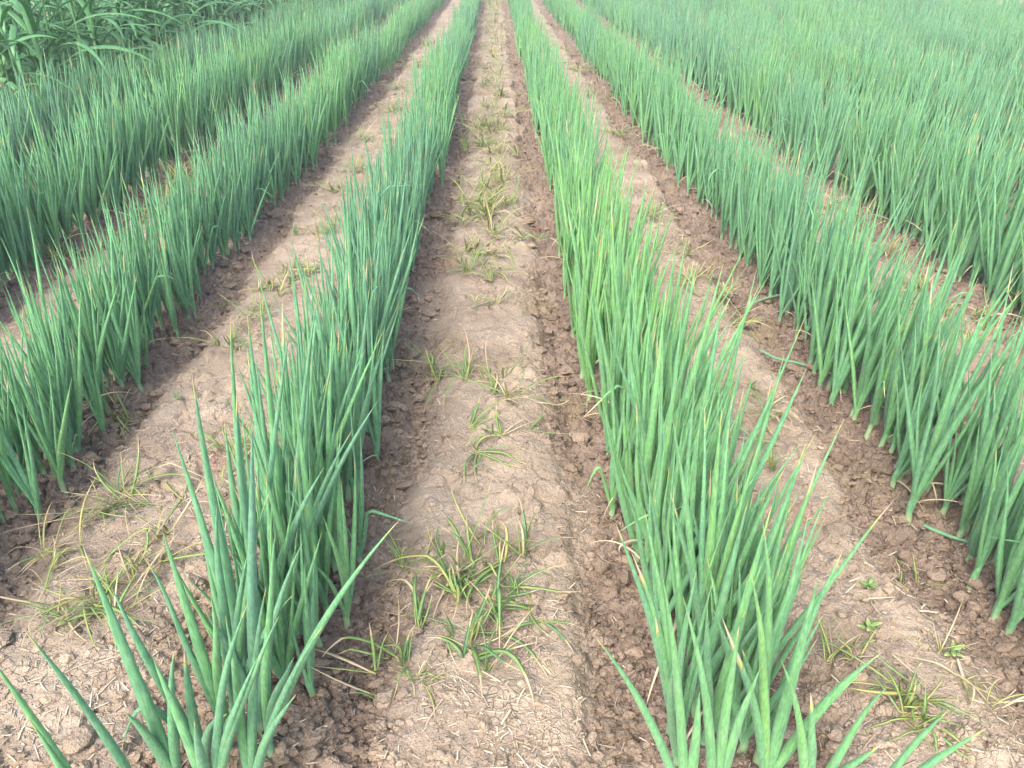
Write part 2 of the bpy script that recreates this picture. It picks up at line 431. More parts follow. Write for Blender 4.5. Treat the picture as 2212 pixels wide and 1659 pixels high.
def plant_params(k, x, y, n_leaf):
    """leaf parameters of one scallion: arrays per leaf."""
    vig = random.uniform(0.74, 1.12) * (0.90 + 0.24 * float(vnoise(np.array([k * 5.0]), np.array([y * 0.8]), 97)[0])) * (0.95 if k in (-1, 2) else 1.05 if k in (-2, 3) else 1.0)
    st = random.uniform(0.022, 0.062)
    ph0 = random.uniform(0, 2 * math.pi)
    hue = row_hue(k, y) + random.gauss(0, 0.07)
    rows = []
    for i in range(n_leaf):
        age = i / max(1, n_leaf - 1)                         # 0 the youngest, in the middle
        ph = ph0 + (math.pi if i % 2 else 0) + random.gauss(0, 0.55)
        L = vig * (0.500 - 0.19 * age ** 1.15 + random.gauss(0, 0.03)) * H / 1.15
        if i == 0: L *= random.uniform(0.62, 1.04)
        a0 = math.radians(abs(random.gauss(3.5 + 12 * age, 4.5))); a1 = math.radians(random.gauss(-1 + 3 * age, 5))
        kt, ka, thin = 2.0, 0.0, 1.0
        dry = random.choice((0, 0, 0, 0.01, 0.02, 0.04)) - 0.015 if random.random() < 0.92 else random.uniform(0.03, 0.14)
        if random.random() < 0.016 + 0.03 * (age > 0.9): kt, ka = random.uniform(0.5, 0.85), math.radians(random.uniform(85, 150))
        if age > 0.95 and random.random() < 0.22:
            dry, L, a0, a1 = 1.3, L * random.uniform(.35, .6), math.radians(random.uniform(25, 60)), math.radians(random.uniform(50, 110)); thin = 0.33
        r = thin * random.uniform(0.0056, 0.0098) * vig * (1 - 0.12 * (i == 0))
        rows.append((L, ph, a0, a1, kt, ka, r, min(0.99, max(0.01, hue + random.gauss(0, 0.08))), dry))
    return st, np.array(rows)
LEAN = math.radians(2.2)                                     # a light breeze to the right
def lean(P, z0):
    P = P.copy(); P[..., 0] += math.tan(LEAN) * np.clip(P[..., 2] - z0, 0, None) ** 1.3 * 1.5
    return P

# the individuals: the plants that show largest
def in_view(x, y):
    a = proj(x, y, 0.0); b = proj(x, y, 0.42)
    if b[2] < 0.2: return False
    return -60 < min(a[0], b[0]) and max(a[0], b[0]) < 2272 or (-20 < b[0] < 2232)
def dep(x, y): return proj(x, y, 0.25)[2]
HERO_ROOM = []
cand = [p for p in plants if in_view(p[1], p[2])]
cand.sort(key=lambda p: dep(p[1], p[2]))

def bez(b, c, t_, S):
    t = np.linspace(0, 1, S)[:, None]
    return (1 - t) ** 2 * b + 2 * t * (1 - t) * c + t * t * t_

made = []      # (object, info) of each single scallion
def scallion_object(x, y, st, LP, hue0, k, name='scallion_plant'):
    z0 = gz(x, y)
    root = empty(name, (x, y, z0))
    rs = max(0.0062, 0.85 * LP[:, 6].mean())
    zs = np.array([-0.02, 0.0, st * 0.5, st, st + 0.02])
    P = np.zeros((1, 5, 3)); P[0, :, 2] = zs; P[0, :, 0] = 0.004 * np.sin(zs * 40 + x * 50)
    R = np.array([[1.1, 1.12, 1.0, 1.02, 0.7]]) * rs
    V, Q = tubes(P, R, np.array([[1, 0, 0]]), 8)
    me = build_mesh('stem', V, Q, cola=tint(1, 5, 8, [hue0], np.array([0.0, 0.0, 0.035, 0.10, 0.13]), [0.0], [0.5]), mat=M_SCAL)
    add('stem', me, root)
    N = len(LP); S, K = 14, 7
    base = np.stack([np.zeros(N), np.zeros(N), np.linspace(st, st * 0.55, N)], 1)
    P, t = leaf_lines(base, *(LP[:, i] for i in range(6)), S)
    P = lean(P, 0)
    R = leaf_radius(t, LP[:, 6])
    for i in range(N):
        sdv = np.array([[-math.sin(LP[i, 1]), math.cos(LP[i, 1]), 0]])
        V, Q = tubes(P[i:i + 1], R[i:i + 1], sdv, K, random.uniform(0.5, 0.85))
        add('leaf', build_mesh('leaf', V, Q, cola=tint(1, S, K, [LP[i, 7]], 0.05 + 0.95 * t, [LP[i, 8]], [0.5]), mat=M_SCAL), root)
    return root
def hero(base_px, tips, hue=0.4, r=0.0085, label=None, dy=-0.02, st=0.05):
    b = gp(*base_px); z0 = gz(b[0], b[1])
    root = empty('scallion_plant', (b[0], b[1], z0))
    zs = np.array([-0.02, 0.0, st * 0.5, st, st + 0.02]); P = np.zeros((1, 5, 3)); P[0, :, 2] = zs
    V, Q = tubes(P, np.array([[1.1, 1.12, 1.0, 1.02, 0.7]]) * r * 0.9, np.array([[1, 0, 0]]), 8)
    add('stem', build_mesh('stem', V, Q, cola=tint(1, 5, 8, [hue], np.array([0.0, 0.0, 0.035, 0.10, 0.13]), [0.0], [0.5]), mat=M_SCAL), root)
    for tp in tips:
        px, py = tp[0], tp[1]; o = dict(dy=dy, r=r, dry=random.choice((-.02, -.01, 0.01, 0.03)), sag=0.0, hue=hue); o.update(tp[2] if len(tp) > 2 else {})
        T = at(px, py, b[1] + o['dy']) - np.array([b[0], b[1], z0])
        B = np.array([0, 0, st * 0.8])
        mid = (B + T) / 2; c = mid + np.array([-0.10 * T[0], -0.1 * T[1], 0.04 + o['sag']])
        S, K = 16, 8
        P = bez(B, c, T, S)[None]; P = P + 0.004 * np.sin(np.linspace(0, 1, S) * random.uniform(4, 9) + random.random() * 6)[None, :, None] * np.array([random.uniform(-1, 1), random.uniform(-1, 1), 0]) * np.linspace(0, 1, S)[None, :, None]; t = np.linspace(0, 1, S); o['r'] *= 1.04
        ph = math.atan2(T[1], T[0])
        V, Q = tubes(P, leaf_radius(t, np.array([o['r']])), np.array([[-math.sin(ph), math.cos(ph), 0]]), K, 0.75)
        add('leaf', build_mesh('leaf', V, Q, cola=tint(1, S, K, [min(.99, max(.01, o['hue'] + random.gauss(0, .05)))], 0.05 + 0.95 * t, [o['dry']], [0.5]), mat=M_SCAL), root)
    tag(root, label, 'scallion')
    return root

G_FRONT = 'single scallions at the near ends of the two middle rows'
heroes = [
 ((480, 1800), [(330, 1420, dict(hue=.6, r=.008)), (420, 1560, dict(dy=-.05)), (560, 1420), (610, 1330, dict(hue=.5)), (530, 1300)], .35, 'scallion filling the bottom of the left front clump, leaf tips below its neighbours'),
 ((560, 1760), [(492, 1330, dict(hue=.6)), (575, 1270), (640, 1500, dict(dy=-.04)), (700, 1350, dict(r=.0075))], .3, 'scallion at the right foot of the left front clump, over the dark clods'),
 ((520, 1580), [(470, 1090, dict(r=.01)), (540, 1180, dict(hue=.2)), (585, 1060, dict(hue=.55)), (640, 1280)], .32, 'blue-green scallion standing upright in the centre of the left front clump'),
 ((400, 1735), [(178, 1183, dict(r=.0098)), (264, 1533, dict(dy=-.05)), (380, 1405)], .42, 'scallion whose long thick leaf leans left across the soil near the bottom left'),
 ((455, 1700), [(233, 1269, dict(dy=.02)), (397, 1403, dict(dry=.12)), (490, 1540, dict(dy=-.06)), (262, 1628, dict(sag=.20, dy=-.02, r=.006))], .30, 'blue-green scallion with one leaf arched over to the left like a hook'),
 ((345, 1790), [(48, 1351, dict(r=.0075, dry=.05))], .25, 'scallion with one slim yellow-tipped leaf slanting over the bottom left soil'),
 ((270, 1880), [(-35, 1400, dict(hue=.7)), (60, 1560, dict(hue=.6))], .55, 'bright green scallion leaf cut off by the bottom left corner'),
 ((505, 1640), [(305, 1193, dict(dry=.07, r=.007)), (350, 1146, dict(hue=.6)), (460, 1283, dict(hue=.6)), (532, 1540, dict(dy=-.06))], .34, 'scallion with one slanting leaf broken pale at its tip, left front'),
 ((548, 1520), [(413, 805, dict(r=.0095)), (372, 925), (520, 1260, dict(dy=-.05))], .36, 'tall scallion whose two leaves rise against the pale soil left of their row'),
 ((590, 1650), [(867, 1118, dict(r=.0085, hue=.5)), (600, 1150, dict(hue=.62)), (640, 1420, dict(dy=-.05))], .36, 'scallion with one long leaf slanting right over the central furrow'),
 ((570, 1590), [(548, 915, dict(r=.0105, hue=.12)), (655, 1170, dict(hue=.2)), (440, 1300, dict(dry=.08))], .2, 'upright blue-grey scallion with the broadest leaf of the front clump'),
 ((575, 1430), [(497, 682, dict(r=.009, hue=.5)), (508, 838, dict(dry=.06)), (628, 690), (700, 1010, dict(r=.0115, hue=.15))], .3, 'tall scallion with a slim leaf reaching out left of the dense clump'),
 ((640, 1330), [(560, 620, dict(hue=.5)), (690, 620), (760, 930, dict(hue=.2)), (820, 860, dict(hue=.2))], .3, 'blue-green scallion at the furrow side where the left middle row turns dense'),
 ((1530, 1790), [(1480, 1290), (1590, 1350), (1640, 1440, dict(hue=.7))], .6, 'upright scallion filling the bottom front of the right middle row'),
 ((1470, 1790), [(1285, 1375, dict(r=.0085, hue=.6)), (1430, 1240, dict(hue=.7)), (1515, 1500)], .65, 'scallion with one lone leaf standing over the clods right of the central furrow'),
 ((1640, 1735), [(1902, 1409, dict(r=.009)), (1862, 1453, dict(r=.009)), (1768, 1249), (1620, 1230, dict(hue=.8)), (1560, 1330, dict(dry=.25))], .62, 'spreading scallion with a pair of long parallel leaves slanting right'),
 ((1725, 1800), [(1905, 1610, dict(dry=.06)), (1915, 1483), (1750, 1500, dict(dry=.10)), (1690, 1420, dict(hue=.8))], .6, 'scallion fanning its leaves out right at the bottom of the right middle row'),
 ((1800, 1870), [(2045, 1533, dict(hue=.6)), (2128, 1569, dict(hue=.55))], .55, 'two scallion leaf tips poking up at the bottom right over the soil'),
 ((1590, 1575), [(1781, 1119, dict(hue=.75)), (1705, 1169, dict(hue=.5)), (1768, 992, dict(dry=.09)), (1688, 1225)], .7, 'scallion with yellow-green leaves leaning out right over the pale strip'),
 ((1445, 1600), [(1370, 1195, dict(dry=.14)), (1410, 1330, dict(dry=.16)), (1330, 1130, dict(hue=.5)), (1395, 1100)], .6, 'scallion with two straw-tipped leaves at the furrow edge of the right row'),
 ((1500, 1480), [(1640, 960), (1560, 880, dict(hue=.85)), (1452, 905), (1700, 1010, dict(hue=.5))], .72, 'tall yellow-green scallion in the front of the right middle row'),
 ((1635, 1650), [(1775, 1333, dict(hue=.45)), (1820, 1190, dict(hue=.6)), (1650, 1130, dict(hue=.7)), (1600, 1400, dict(dry=.07))], .6, 'green scallion behind the spreading one, its leaves pointing up right'),
]
for h_ in heroes:
    tag(hero(h_[0], h_[1], h_[2], label=h_[3]), group=G_FRONT)

N_SINGLE = 279
single, rest = cand[:N_SINGLE], cand[N_SINGLE:]
sset = set(single)
rest = [p for p in plants if p not in sset]
ROWN = {-3: 'far left row', -2: 'second left row', -1: 'left outer row', 0: 'left middle row', 1: 'right middle row', 2: 'right outer row'}
infos = []
for k, x, y in single:
    st, LP = plant_params(k, x, y, random.choice((4, 5, 5, 6)))
    o = scallion_object(x, y, st, LP, float(LP[:, 7].mean()), k)
    infos.append((o, k, x, y, LP))
def look(LP, x, k):
    hue = LP[:, 7].mean(); tall = LP[:, 0].max()
    c = 'blue-green' if hue < 0.33 else 'yellow-green' if hue > 0.68 else 'mid-green'
    s = 'short' if tall < 0.355 else 'tall' if tall > 0.435 else 'medium-height'
    q = 'with a dead leaf' if (LP[:, 8] > 1).any() else 'with a bent leaf' if (LP[:, 5] > 0.1).any() else 'with dry tips' if LP[:, 8].max() > 0.06 else 'with clean tips'
    e = 'left in' if x < row_x(k) - 0.03 else 'right in' if x > row_x(k) + 0.03 else 'amid'
    return s, c, q, e, len(LP)
seen = {}
for o, k, x, y, LP in infos:
    s, c, q, e, n_ = look(LP, x, k)
    py = proj(x, y, 0)[1]
    seg = 'nearest' if y < 1.2 else 'near' if y < 1.6 else 'middle' if y < 2.2 else 'farther' if y < 2.9 else 'distant'
    row = ROWN.get(k, 'far right row')
    o['label'] = f'{s} {c} scallion {q}, {e} the {seg} {row}'; o['category'] = 'scallion'
    o['group'] = f'scallions in the {seg} {row}'

# every farther plant of the rows, one mass
def rest_mesh(ps, S, K, nl, boost):
    Ls, base, stz, xy = [], [], [], []
    for k, x, y in ps:
        st, LP = plant_params(k, x, y, nl)
        LP[:, 6] *= boost
        z0 = gz(x, y)
        for i in range(nl):
            base.append((x, y, z0 + st * (1 - 0.45 * i / nl))); Ls.append(LP[i])
        xy.append((x, y, z0, st, LP[:, 6].mean(), LP[0, 7]))
    LP = np.array(Ls); base = np.array(base); N = len(LP)
    P, t = leaf_lines(base, *(LP[:, i] for i in range(6)), S)
    P = lean(P, base[:, 2:3])
    V, Q = tubes(P, leaf_radius(t, LP[:, 6]), np.stack([-np.sin(LP[:, 1]), np.cos(LP[:, 1]), np.zeros(N)], 1), K, 0.72)
    C = tint(N, S, K, LP[:, 7], 0.05 + 0.95 * t, LP[:, 8], rng.random(N))
    A = np.array(xy); n = len(A)
    zs = np.stack([np.full(n, -0.02), A[:, 3] * 0.5, A[:, 3] + 0.015], 1) + A[:, 2:3]
    P2 = np.stack([np.repeat(A[:, :1], 3, 1), np.repeat(A[:, 1:2], 3, 1), zs], -1)
    V2, Q2 = tubes(P2, np.repeat(A[:, 4:5] * 0.9, 3, 1), np.tile([1.0, 0, 0], (n, 1)), K)
    C2 = tint(n, 3, K, np.clip(A[:, 5], .01, .99), np.array([0, 0.04, 0.12]), np.zeros(n), np.zeros(n))
    return V, Q, C, V2, Q2, C2
parts = []
near = [p for p in rest if p[2] < 6]; mid = [p for p in rest if 6 <= p[2] < 12]; far = [p for p in rest if p[2] >= 12]
for ps, S, K, nl, bo in ((near, 9, 5, 5, 1.0), (mid, 7, 4, 5, 1.05), (far, 6, 3, 5, 1.25)):
    V, Q, C, V2, Q2, C2 = rest_mesh(ps, S, K, nl, bo)
    parts += [(V, Q, C), (V2, Q2, C2)]
off, VV, QQ, CC = 0, [], [], []
for V, Q, C in parts:
    VV.append(V); QQ.append(Q + off); CC.append(C); off += len(V)
tag(add('scallion_crop', build_mesh('scallion_crop', np.concatenate(VV), np.concatenate(QQ), cola=np.concatenate(CC), mat=M_SCAL)),
    'dense far rows of green scallions filling the field to the top', 'scallion crop', kind='stuff')
del parts, VV, QQ, CC

# ------------------------------------------------------------------ weeds between the rows
def blades(n, length, flatness, S, yellow, dryf, hue, width):
    ns = max(1, n // 5)
    sh = rng.integers(0, ns, n)
    sc_ = rng.normal(0, 0.30 * length, (ns, 2)); sdir = rng.uniform(0, 2 * math.pi, ns)
    flatb = rng.random(n) < flatness
    ph = sdir[sh] + rng.normal(0, 1.1, n)
    L = length * np.where(flatb, rng.uniform(0.6, 1.35, n), rng.uniform(0.35, 0.8, n))
    a0 = np.radians(np.where(flatb, rng.uniform(35, 78, n), rng.uniform(4, 32, n)))
    a1 = np.radians(np.where(flatb, rng.uniform(8, 60, n), rng.uniform(5, 45, n)))
    kt = np.where(rng.random(n) < 0.35, rng.uniform(0.25, 0.65, n), 2.0); ka = np.radians(rng.uniform(20, 85, n))
    drift = rng.normal(0, 0.75, n)
    t = np.linspace(0, 1, S)
    tilt = np.minimum(a0[:, None] + a1[:, None] * t + ka[:, None] * sstep(0, 0.14, t[None] - kt[:, None]), math.radians(118))
    az = ph[:, None] + drift[:, None] * t[None]
    dr = np.stack([np.sin(tilt) * np.cos(az), np.sin(tilt) * np.sin(az), np.cos(tilt)], -1)
    P = np.concatenate([np.zeros((n, 1, 3)), np.cumsum(dr[:, :-1] * (L / (S - 1))[:, None, None], 1)], 1)
    P[:, :, :2] += sc_[sh][:, None, :] + rng.normal(0, 0.004, (n, 1, 2))
    P[..., 2] = np.maximum(P[..., 2], 0.003 + 0.004 * rng.random((n, 1)))
    R = (width * rng.uniform(0.45, 1.25, n))[:, None] * (0.55 + 0.45 * sstep(0, 0.3, t) - 0.95 * np.clip((t - 0.35) / 0.65, 0, 1) ** 1.6 + 0.02)[None]
    sdv = np.stack([-np.sin(az), np.cos(az), np.repeat(rng.normal(0, 0.35, (n, 1)), S, 1)], -1)
    hu = np.clip(rng.normal(hue, 0.2, n), 0.01, 0.99); dr_ = np.where(rng.random(n) < dryf, rng.uniform(0.4, 1.3, n), rng.uniform(0, 0.12, n))
    t2 = np.clip(t * (1.75 - yellow), 0, 1)
    return P, R, sdv, hu, dr_, t2
def tuft(px, py, wid, n=14, flatness=0.7, yellow=0.4, dryf=0.25, hue=0.35, label=None, group='grass weeds between the scallion rows', parts=False, width=0.0030):
    c = gp(px, py); z = float(soil_height(np.array([c[0]]), np.array([c[1]]))[0])
    d = proj(c[0], c[1], 0)[2]
    Lm = 0.92 * wid * d / FPX; n = int(n * 2.7 * random.uniform(.6, 1.3)); flatness = min(1, flatness + random.uniform(-.15, .3)); hue += random.uniform(0.1, .32); width *= 0.74; dryf *= 0.6
    P, R, sdv, hu, dr, t = blades(n, Lm, flatness, 12, yellow, dryf, hue, width * min(1.3, max(0.6, Lm / 0.10)))
    if parts:
        root = empty('grass_tuft', (c[0], c[1], z))
        for i in range(n):
            V, Q = tubes(P[i:i + 1], R[i:i + 1], sdv[i:i + 1], 4, 0.22)
            add('blade', build_mesh('blade', V, Q, cola=tint(1, 12, 4, hu[i:i + 1], t, dr[i:i + 1], [0.5]), mat=M_GRASS), root)
    else:
        V, Q = tubes(P, R, sdv, 4, 0.22)
        root = add('grass_tuft', build_mesh('grass_tuft', V, Q, cola=tint(n, 12, 4, hu, t, dr, rng.random(n)), mat=M_GRASS), loc=(c[0], c[1], z))
    tag(root, label, 'weed', group)
    return root
T = tuft
T(1010, 1395, 190, 15, .45, .45, .12, .2, 'big green grass weed with a yellow heart, bottom of the central furrow', parts=True, width=.0040)
T(870, 1480, 190, 12, .55, .5, .3, .3, 'sprawling grass weed with dry white blades left of the big bottom weed', parts=True, width=.0036)
T(1080, 1345, 150, 12, .6, .4, .25, .25, 'grass weed with a pale straw blade, right behind the big bottom weed', parts=True)
T(1040, 1235, 190, 16, .5, .5, .2, .3, 'tall grass weed with long crossing blades in the middle of the central furrow', parts=True, width=.0036)
T(905, 1235, 120, 9, .3, .9, .1, .45, 'small weed with a bright yellow upright shoot left in the central furrow', parts=True)
T(1060, 970, 130, 12, .7, .4, .2, .2, 'flat grass weed with blue-green blades level with the big round clod', parts=True)
T(970, 835, 150, 11, .55, .6, .2, .25, 'grass weed with dark blades reaching left toward the scallions', parts=True, width=.0034)
T(1075, 868, 130, 12, .6, .7, .25, .35, 'yellowish grass weed with curled blades beside the dark-bladed one', parts=True)
T(1065, 612, 90, 16, .7, .6, .2, .45, 'yellow-green grass tuft in the middle of the central furrow', parts=True)
T(1052, 688, 70, 10, .75, .4, .4, .4, 'faint thin grass tuft on the pale crust of the central furrow')
T(185, 1345, 170, 18, .7, .7, .3, .4, 'flat star-shaped grass weed with yellow heart, bottom left', parts=True)
T(300, 1108, 170, 22, .75, .4, .35, .35, 'wide matted grass weed with greyish blades left of the front scallions', parts=True)
T(300, 1235, 140, 14, .8, .5, .5, .5, 'half dried grass weed between the star-shaped weed and the scallions', parts=True)
T(130, 1270, 120, 9, .9, .3, .8, .7, 'limp dry grass weed lying flat at the left', parts=True)
T(500, 760, 90, 12, .35, .3, .2, .3, 'dark thin grass weed standing up on the left pale strip')
T(262, 905, 100, 12, .15, 1.2, .3, .6, 'upright yellow grass weed against the foot of the left row', parts=True)
T(505, 1000, 110, 9, .2, 1.0, .2, .5, 'upright yellow weed hidden behind the front scallions on the left')
T(560, 690, 80, 14, .7, .5, .3, .4, 'low yellow-green grass weed by the left of the blue-green row')
T(1970, 1575, 150, 16, .6, 1.1, .15, .5, 'large yellow grass weed at the bottom right', parts=True, width=.0042)
T(1815, 1425, 110, 9, .4, 1.1, .25, .45, 'small upright yellow weed right of the spreading scallion', parts=True, width=.0038)
T(1955, 1243, 120, 8, .8, .7, .4, .4, 'thin weed with one long yellow blade near the right row', parts=True)
T(1608, 865, 60, 10, .35, .4, .1, .15, 'small dark green grass tuft on the right pale strip')
T(1655, 1045, 70, 5, .35, 1.2, .1, .5, 'weed with a single broad yellow blade on the right pale strip', parts=True, width=.0055)
T(1645, 915, 90, 9, .8, .4, .7, .6, 'limp straw-coloured weed on the right pale strip')
T(1590, 712, 90, 12, .85, .3, .5, .5, 'faint dried grass patch on the right pale strip')
T(1620, 985, 90, 7, .6, .5, .5, .4, 'thin half dry grass weed under the leaning scallion leaves')
T(2050, 1500, 120, 8, .9, .3, .9, .7, 'wilted brown grass weed low in the right corner')
T(905, 1490, 90, 6, .9, .3, .6, .6, 'few flat blades lying beside the sprawling weed')
for i in range(34):     # grassy heart of the central furrow, farther off
    py = 560 * (1 - i / 34.0) ** 1.8 + 3
    T(1062 + 0.045 * py * random.uniform(-1.2, 1.2) + 4, py, 34 + 0.10 * py, 14, .7, .45, .3, .5, 'small yellow-green grass tuft in the far middle of the central furrow',
      'small grass tufts far up the central furrow', width=.0036)
for (px, py) in ((1045, 415), (1018, 455), (1075, 462), (1040, 475), (1045, 290), (1030, 330)):
    T(px, py, 75, 18, .6, .6, .25, .45, 'leafy grass tuft where the central furrow is greenest', 'leafy grass tufts of the central furrow', width=.0036)
for (px, py) in ((640, 610), (600, 640), (735, 430), (760, 380), (800, 320), (840, 250), (870, 200), (900, 150), (925, 105), (700, 520)):
    T(px, py, 40 + 0.06 * py, 16, .65, .5, .3, .45, 'low grass tuft on the pale strip left of the blue-green row', 'grass tufts on the left pale strip', width=.0036)
for (px, py) in ((1480, 560), (1500, 620), (1530, 660), (1400, 480), (1330, 300), (1290, 220), (1250, 160), (1225, 110), (1200, 60), (1430, 545)):
    T(px, py, 40 + 0.05 * py, 12, .75, .4, .45, .5, 'low half dry grass tuft on the pale strip right of the yellow-green row', 'grass tufts on the right pale strip', width=.0034)
for (px, py) in ((395, 420), (370, 450), (420, 395), (345, 480), (400, 380), (450, 350), (130, 560), (180, 640), (250, 530)):
    T(px, py, 75, 22, .5, .6, .3, .45, 'leafy grass tuft between the two nearest rows on the left', 'grass tufts between the left rows', width=.0036)
for (px, py) in ((1790, 470), (1840, 500), (1900, 560), (2010, 700), (2100, 760), (1990, 640), (2130, 700), (1760, 400)):
    T(px, py, 70, 14, .5, .5, .4, .5, 'sparse grass tuft between the two nearest rows on the right', 'grass tufts between the right rows', width=.0036)

def broadleaf(px, py, size, n, label, wilt=0.0, hue=0.3):
    c = gp(px, py); z = float(soil_height(np.array([c[0]]), np.array([c[1]]))[0]); d = proj(c[0], c[1], 0)[2]; s = size * d / FPX
    root = empty('broadleaf_weed', (c[0], c[1], z))
    P = np.array([[[0, 0, -0.01], [0.1 * s, 0, 0.25 * s], [0.05 * s, 0.05 * s, 0.5 * s]]])
    V, Q = tubes(P, np.array([[.03, .025, .015]]) * s, np.array([[1., 0, 0]]), 5)
    add('stem', build_mesh('stem', V, Q, cola=tint(1, 3, 5, [.6], np.array([.2, .5, .5]), [wilt], [.5]), mat=M_GRASS), root)
    for i in range(n):
        ph = i * 2.4 + random.random(); zz_ = s * (0.15 + 0.35 * i / n)
        a0 = np.array([math.radians(55 + 30 * wilt)]); a1 = np.array([math.radians(35)])
        P, t = leaf_lines(np.array([[0.05 * s, 0.0, zz_]]), np.array([s * random.uniform(.35, .6)]), np.array([ph]), a0, a1, np.array([2.]), np.array([0.]), 7)
        P[..., 2] = np.maximum(P[..., 2], 0.003)
        R = np.array([[.15, .6, .95, 1, .8, .45, .03]]) * s * 0.13
        V, Q = tubes(P, R, np.array([[-math.sin(ph), math.cos(ph), 0]]), 6, 0.10)
        add('leaf', build_mesh('leaf', V, Q, cola=tint(1, 7, 6, [hue], 0.5 + 0.5 * t, [wilt], [.5]), mat=M_GRASS), root)
    tag(root, label, 'weed')
broadleaf(1866, 1290, 38, 9, 'tiny bright green leafy weed beside a bundle of straw on the right strip', hue=.45)
broadleaf(1866, 1385, 52, 6, 'wilted broad-leaved weed with dull leaves on the right strip', .12, .5)
broadleaf(2042, 1440, 50, 6, 'wilted seedling with a green top at the lower right', .10, .45)
broadleaf(388, 885, 26, 5, 'tiny green seedling on the left pale strip', hue=.2)

# ------------------------------------------------------------------ big clods and long straws, one by one
def clod(px, py, wid, label, squash=0.6, pale=0.4):
    c = gp(px, py); d = proj(c[0], c[1], 0)[2]; r = 0.5 * wid * d / FPX * 1.15
    z = float(soil_height(np.array([c[0]]), np.array([c[1]]))[0])
    V = lump(IV3, 1.0, px) @ rot_rand().T
    V = V * r * np.array([1.0, 0.85, squash])
    V = V + 0.03 * r * rng.normal(size=V.shape)
    a = np.empty((len(V), 4)); a[:] = (pale, 0.6, 0, 1)
    tag(add('soil_clod', build_mesh('soil_clod', V, tris=IF3, cola=a, smooth=True, mat=M_CLOD), loc=(c[0], c[1], z + r * squash * 0.3)), label, 'clod', 'larger clods of soil')
clod(1248, 955, 44, 'large round clod at the left foot of the right middle row', pale=.5)
clod(1232, 1020, 30, 'angular clod just in front of the large round clod', pale=.4)
clod(871, 1520, 32, 'square-edged pale clod beside the sprawling grass weed', pale=.6)
clod(933, 678, 26, 'pale clod in the dark soil left of the central strip', pale=.7)
clod(2165, 1455, 80, 'broad flat clod at the right edge below the right row', .35, .6)
clod(12, 1415, 60, 'big pale clod cut by the left edge', .4, .8)
clod(186, 1632, 90, 'wide flat pale clod in the bottom left', .3, .9)
clod(205, 1002, 40, 'rounded clod at the foot of the left row', pale=.3)
clod(112, 1120, 46, 'lumpy clod by the lowest scallion of the left row', pale=.3)
clod(830, 1500, 34, 'dark clod left of the sprawling grass weed', pale=.2)
clod(1250, 1440, 30, 'clod right of the big green weed', pale=.4)
clod(1420, 1620, 44, 'crusty clod between the scallions at the bottom', pale=.4)
clod(1778, 1322, 26, 'white rounded pebble-like clod on the right pale strip', pale=.9)
clod(1060, 1135, 22, 'small pale clod on the crust of the central furrow', pale=.8)
clod(1150, 1342, 40, 'split clod at the right end of the grass weeds', pale=.5)
clod(958, 1430, 34, 'flat clod in front of the big green weed', .5, .6)

def straw(p0, p1, label, width=0.002, bow=0.0, hue=0.7, lift=0.006, mat=None, name='straw_stalk', cat='straw', flat=0.5):
    a, b = gp(*p0), gp(*p1); S = 10; t = np.linspace(0, 1, S)[:, None]
    P = a + (b - a) * t; n_ = np.array([-(b - a)[1], (b - a)[0], 0])
    P = P + n_ * (bow * 4 * t * (1 - t)); 
    P[:, 2] = np.max(soil_height(P[:, 0], P[:, 1])) * 0.5 + soil_height(P[:, 0], P[:, 1], False) * 0.5 + lift
    o_ = P.mean(0); P = (P - o_)[None]
    R = width * np.array([[.8, 1, 1, 1, 1, 1, 1, .95, .85, .5]])
    V, Q = tubes(P, R, n_[None] / np.linalg.norm(n_), 6, flat)
    tag(add(name, build_mesh(name, V, Q, cola=tint(1, S, 6, [hue], np.linspace(.4, .9, S), [0.0], [.5]), mat=mat or M_STRAW), loc=o_), label, cat)
straw((603, 1668), (722, 1575), 'thick curved straw at the foot of the left front scallions', .0030, .10)
straw((1083, 1592), (1104, 1559), 'short thick straw piece on the soil at the bottom of the central furrow', .0024)
straw((1043, 1478), (1083, 1502), 'pale straw piece in front of the big green weed', .0022)
straw((1070, 1388), (1110, 1378), 'short straw right of the big green weed', .0018)
straw((1866, 1317), (1926, 1314), 'straight straw right of the white pebble-like clod', .0018)
straw((1978, 1338), (2022, 1333), 'thick short straw near the cracked crust on the right', .0026)
straw((1826, 1283), (1866, 1268), 'straw at the tiny bright green weed', .0022)
straw((1820, 1302), (1842, 1282), 'second straw of the small bundle by the bright green weed', .0020)
straw((2058, 1449), (2076, 1520), 'long thick straw lying toward the lower right corner', .0030)
straw((1918, 1439), (1976, 1490), 'thin straw sloping between the two wilted weeds', .0017)
straw((1905, 1210), (1938, 1188), 'straw lying up on the right pale strip above the bright weed', .0018)
straw((1155, 893), (1228, 876), 'pale bare twig touching the foot of the right middle row', .0022, -.12, .9)
straw((1010, 690), (1075, 668), 'dry stalk in the rough soil of the central furrow', .0016)
straw((2040, 1640), (2110, 1655), 'straw at the very bottom right', .0022)
straw((860, 520), (905, 470), 'dry stalk leaning at the foot of the blue-green row', .0020)
straw((1640, 768), (1800, 826), 'fallen green scallion leaf lying across the soil left of the right row', .0050, .03, .3, .012, M_SCAL, 'fallen_leaf', 'leaf', .7)
straw((1620, 668), (1692, 652), 'fallen leaf end lying out from the right row, upper', .0045, 0, .3, .012, M_SCAL, 'fallen_leaf', 'leaf', .7)
straw((1990, 1150), (2085, 1190), 'dark fallen scallion leaf by the lowest plants of the right row', .0050, -.05, .2, .012, M_SCAL, 'fallen_leaf', 'leaf', .7)

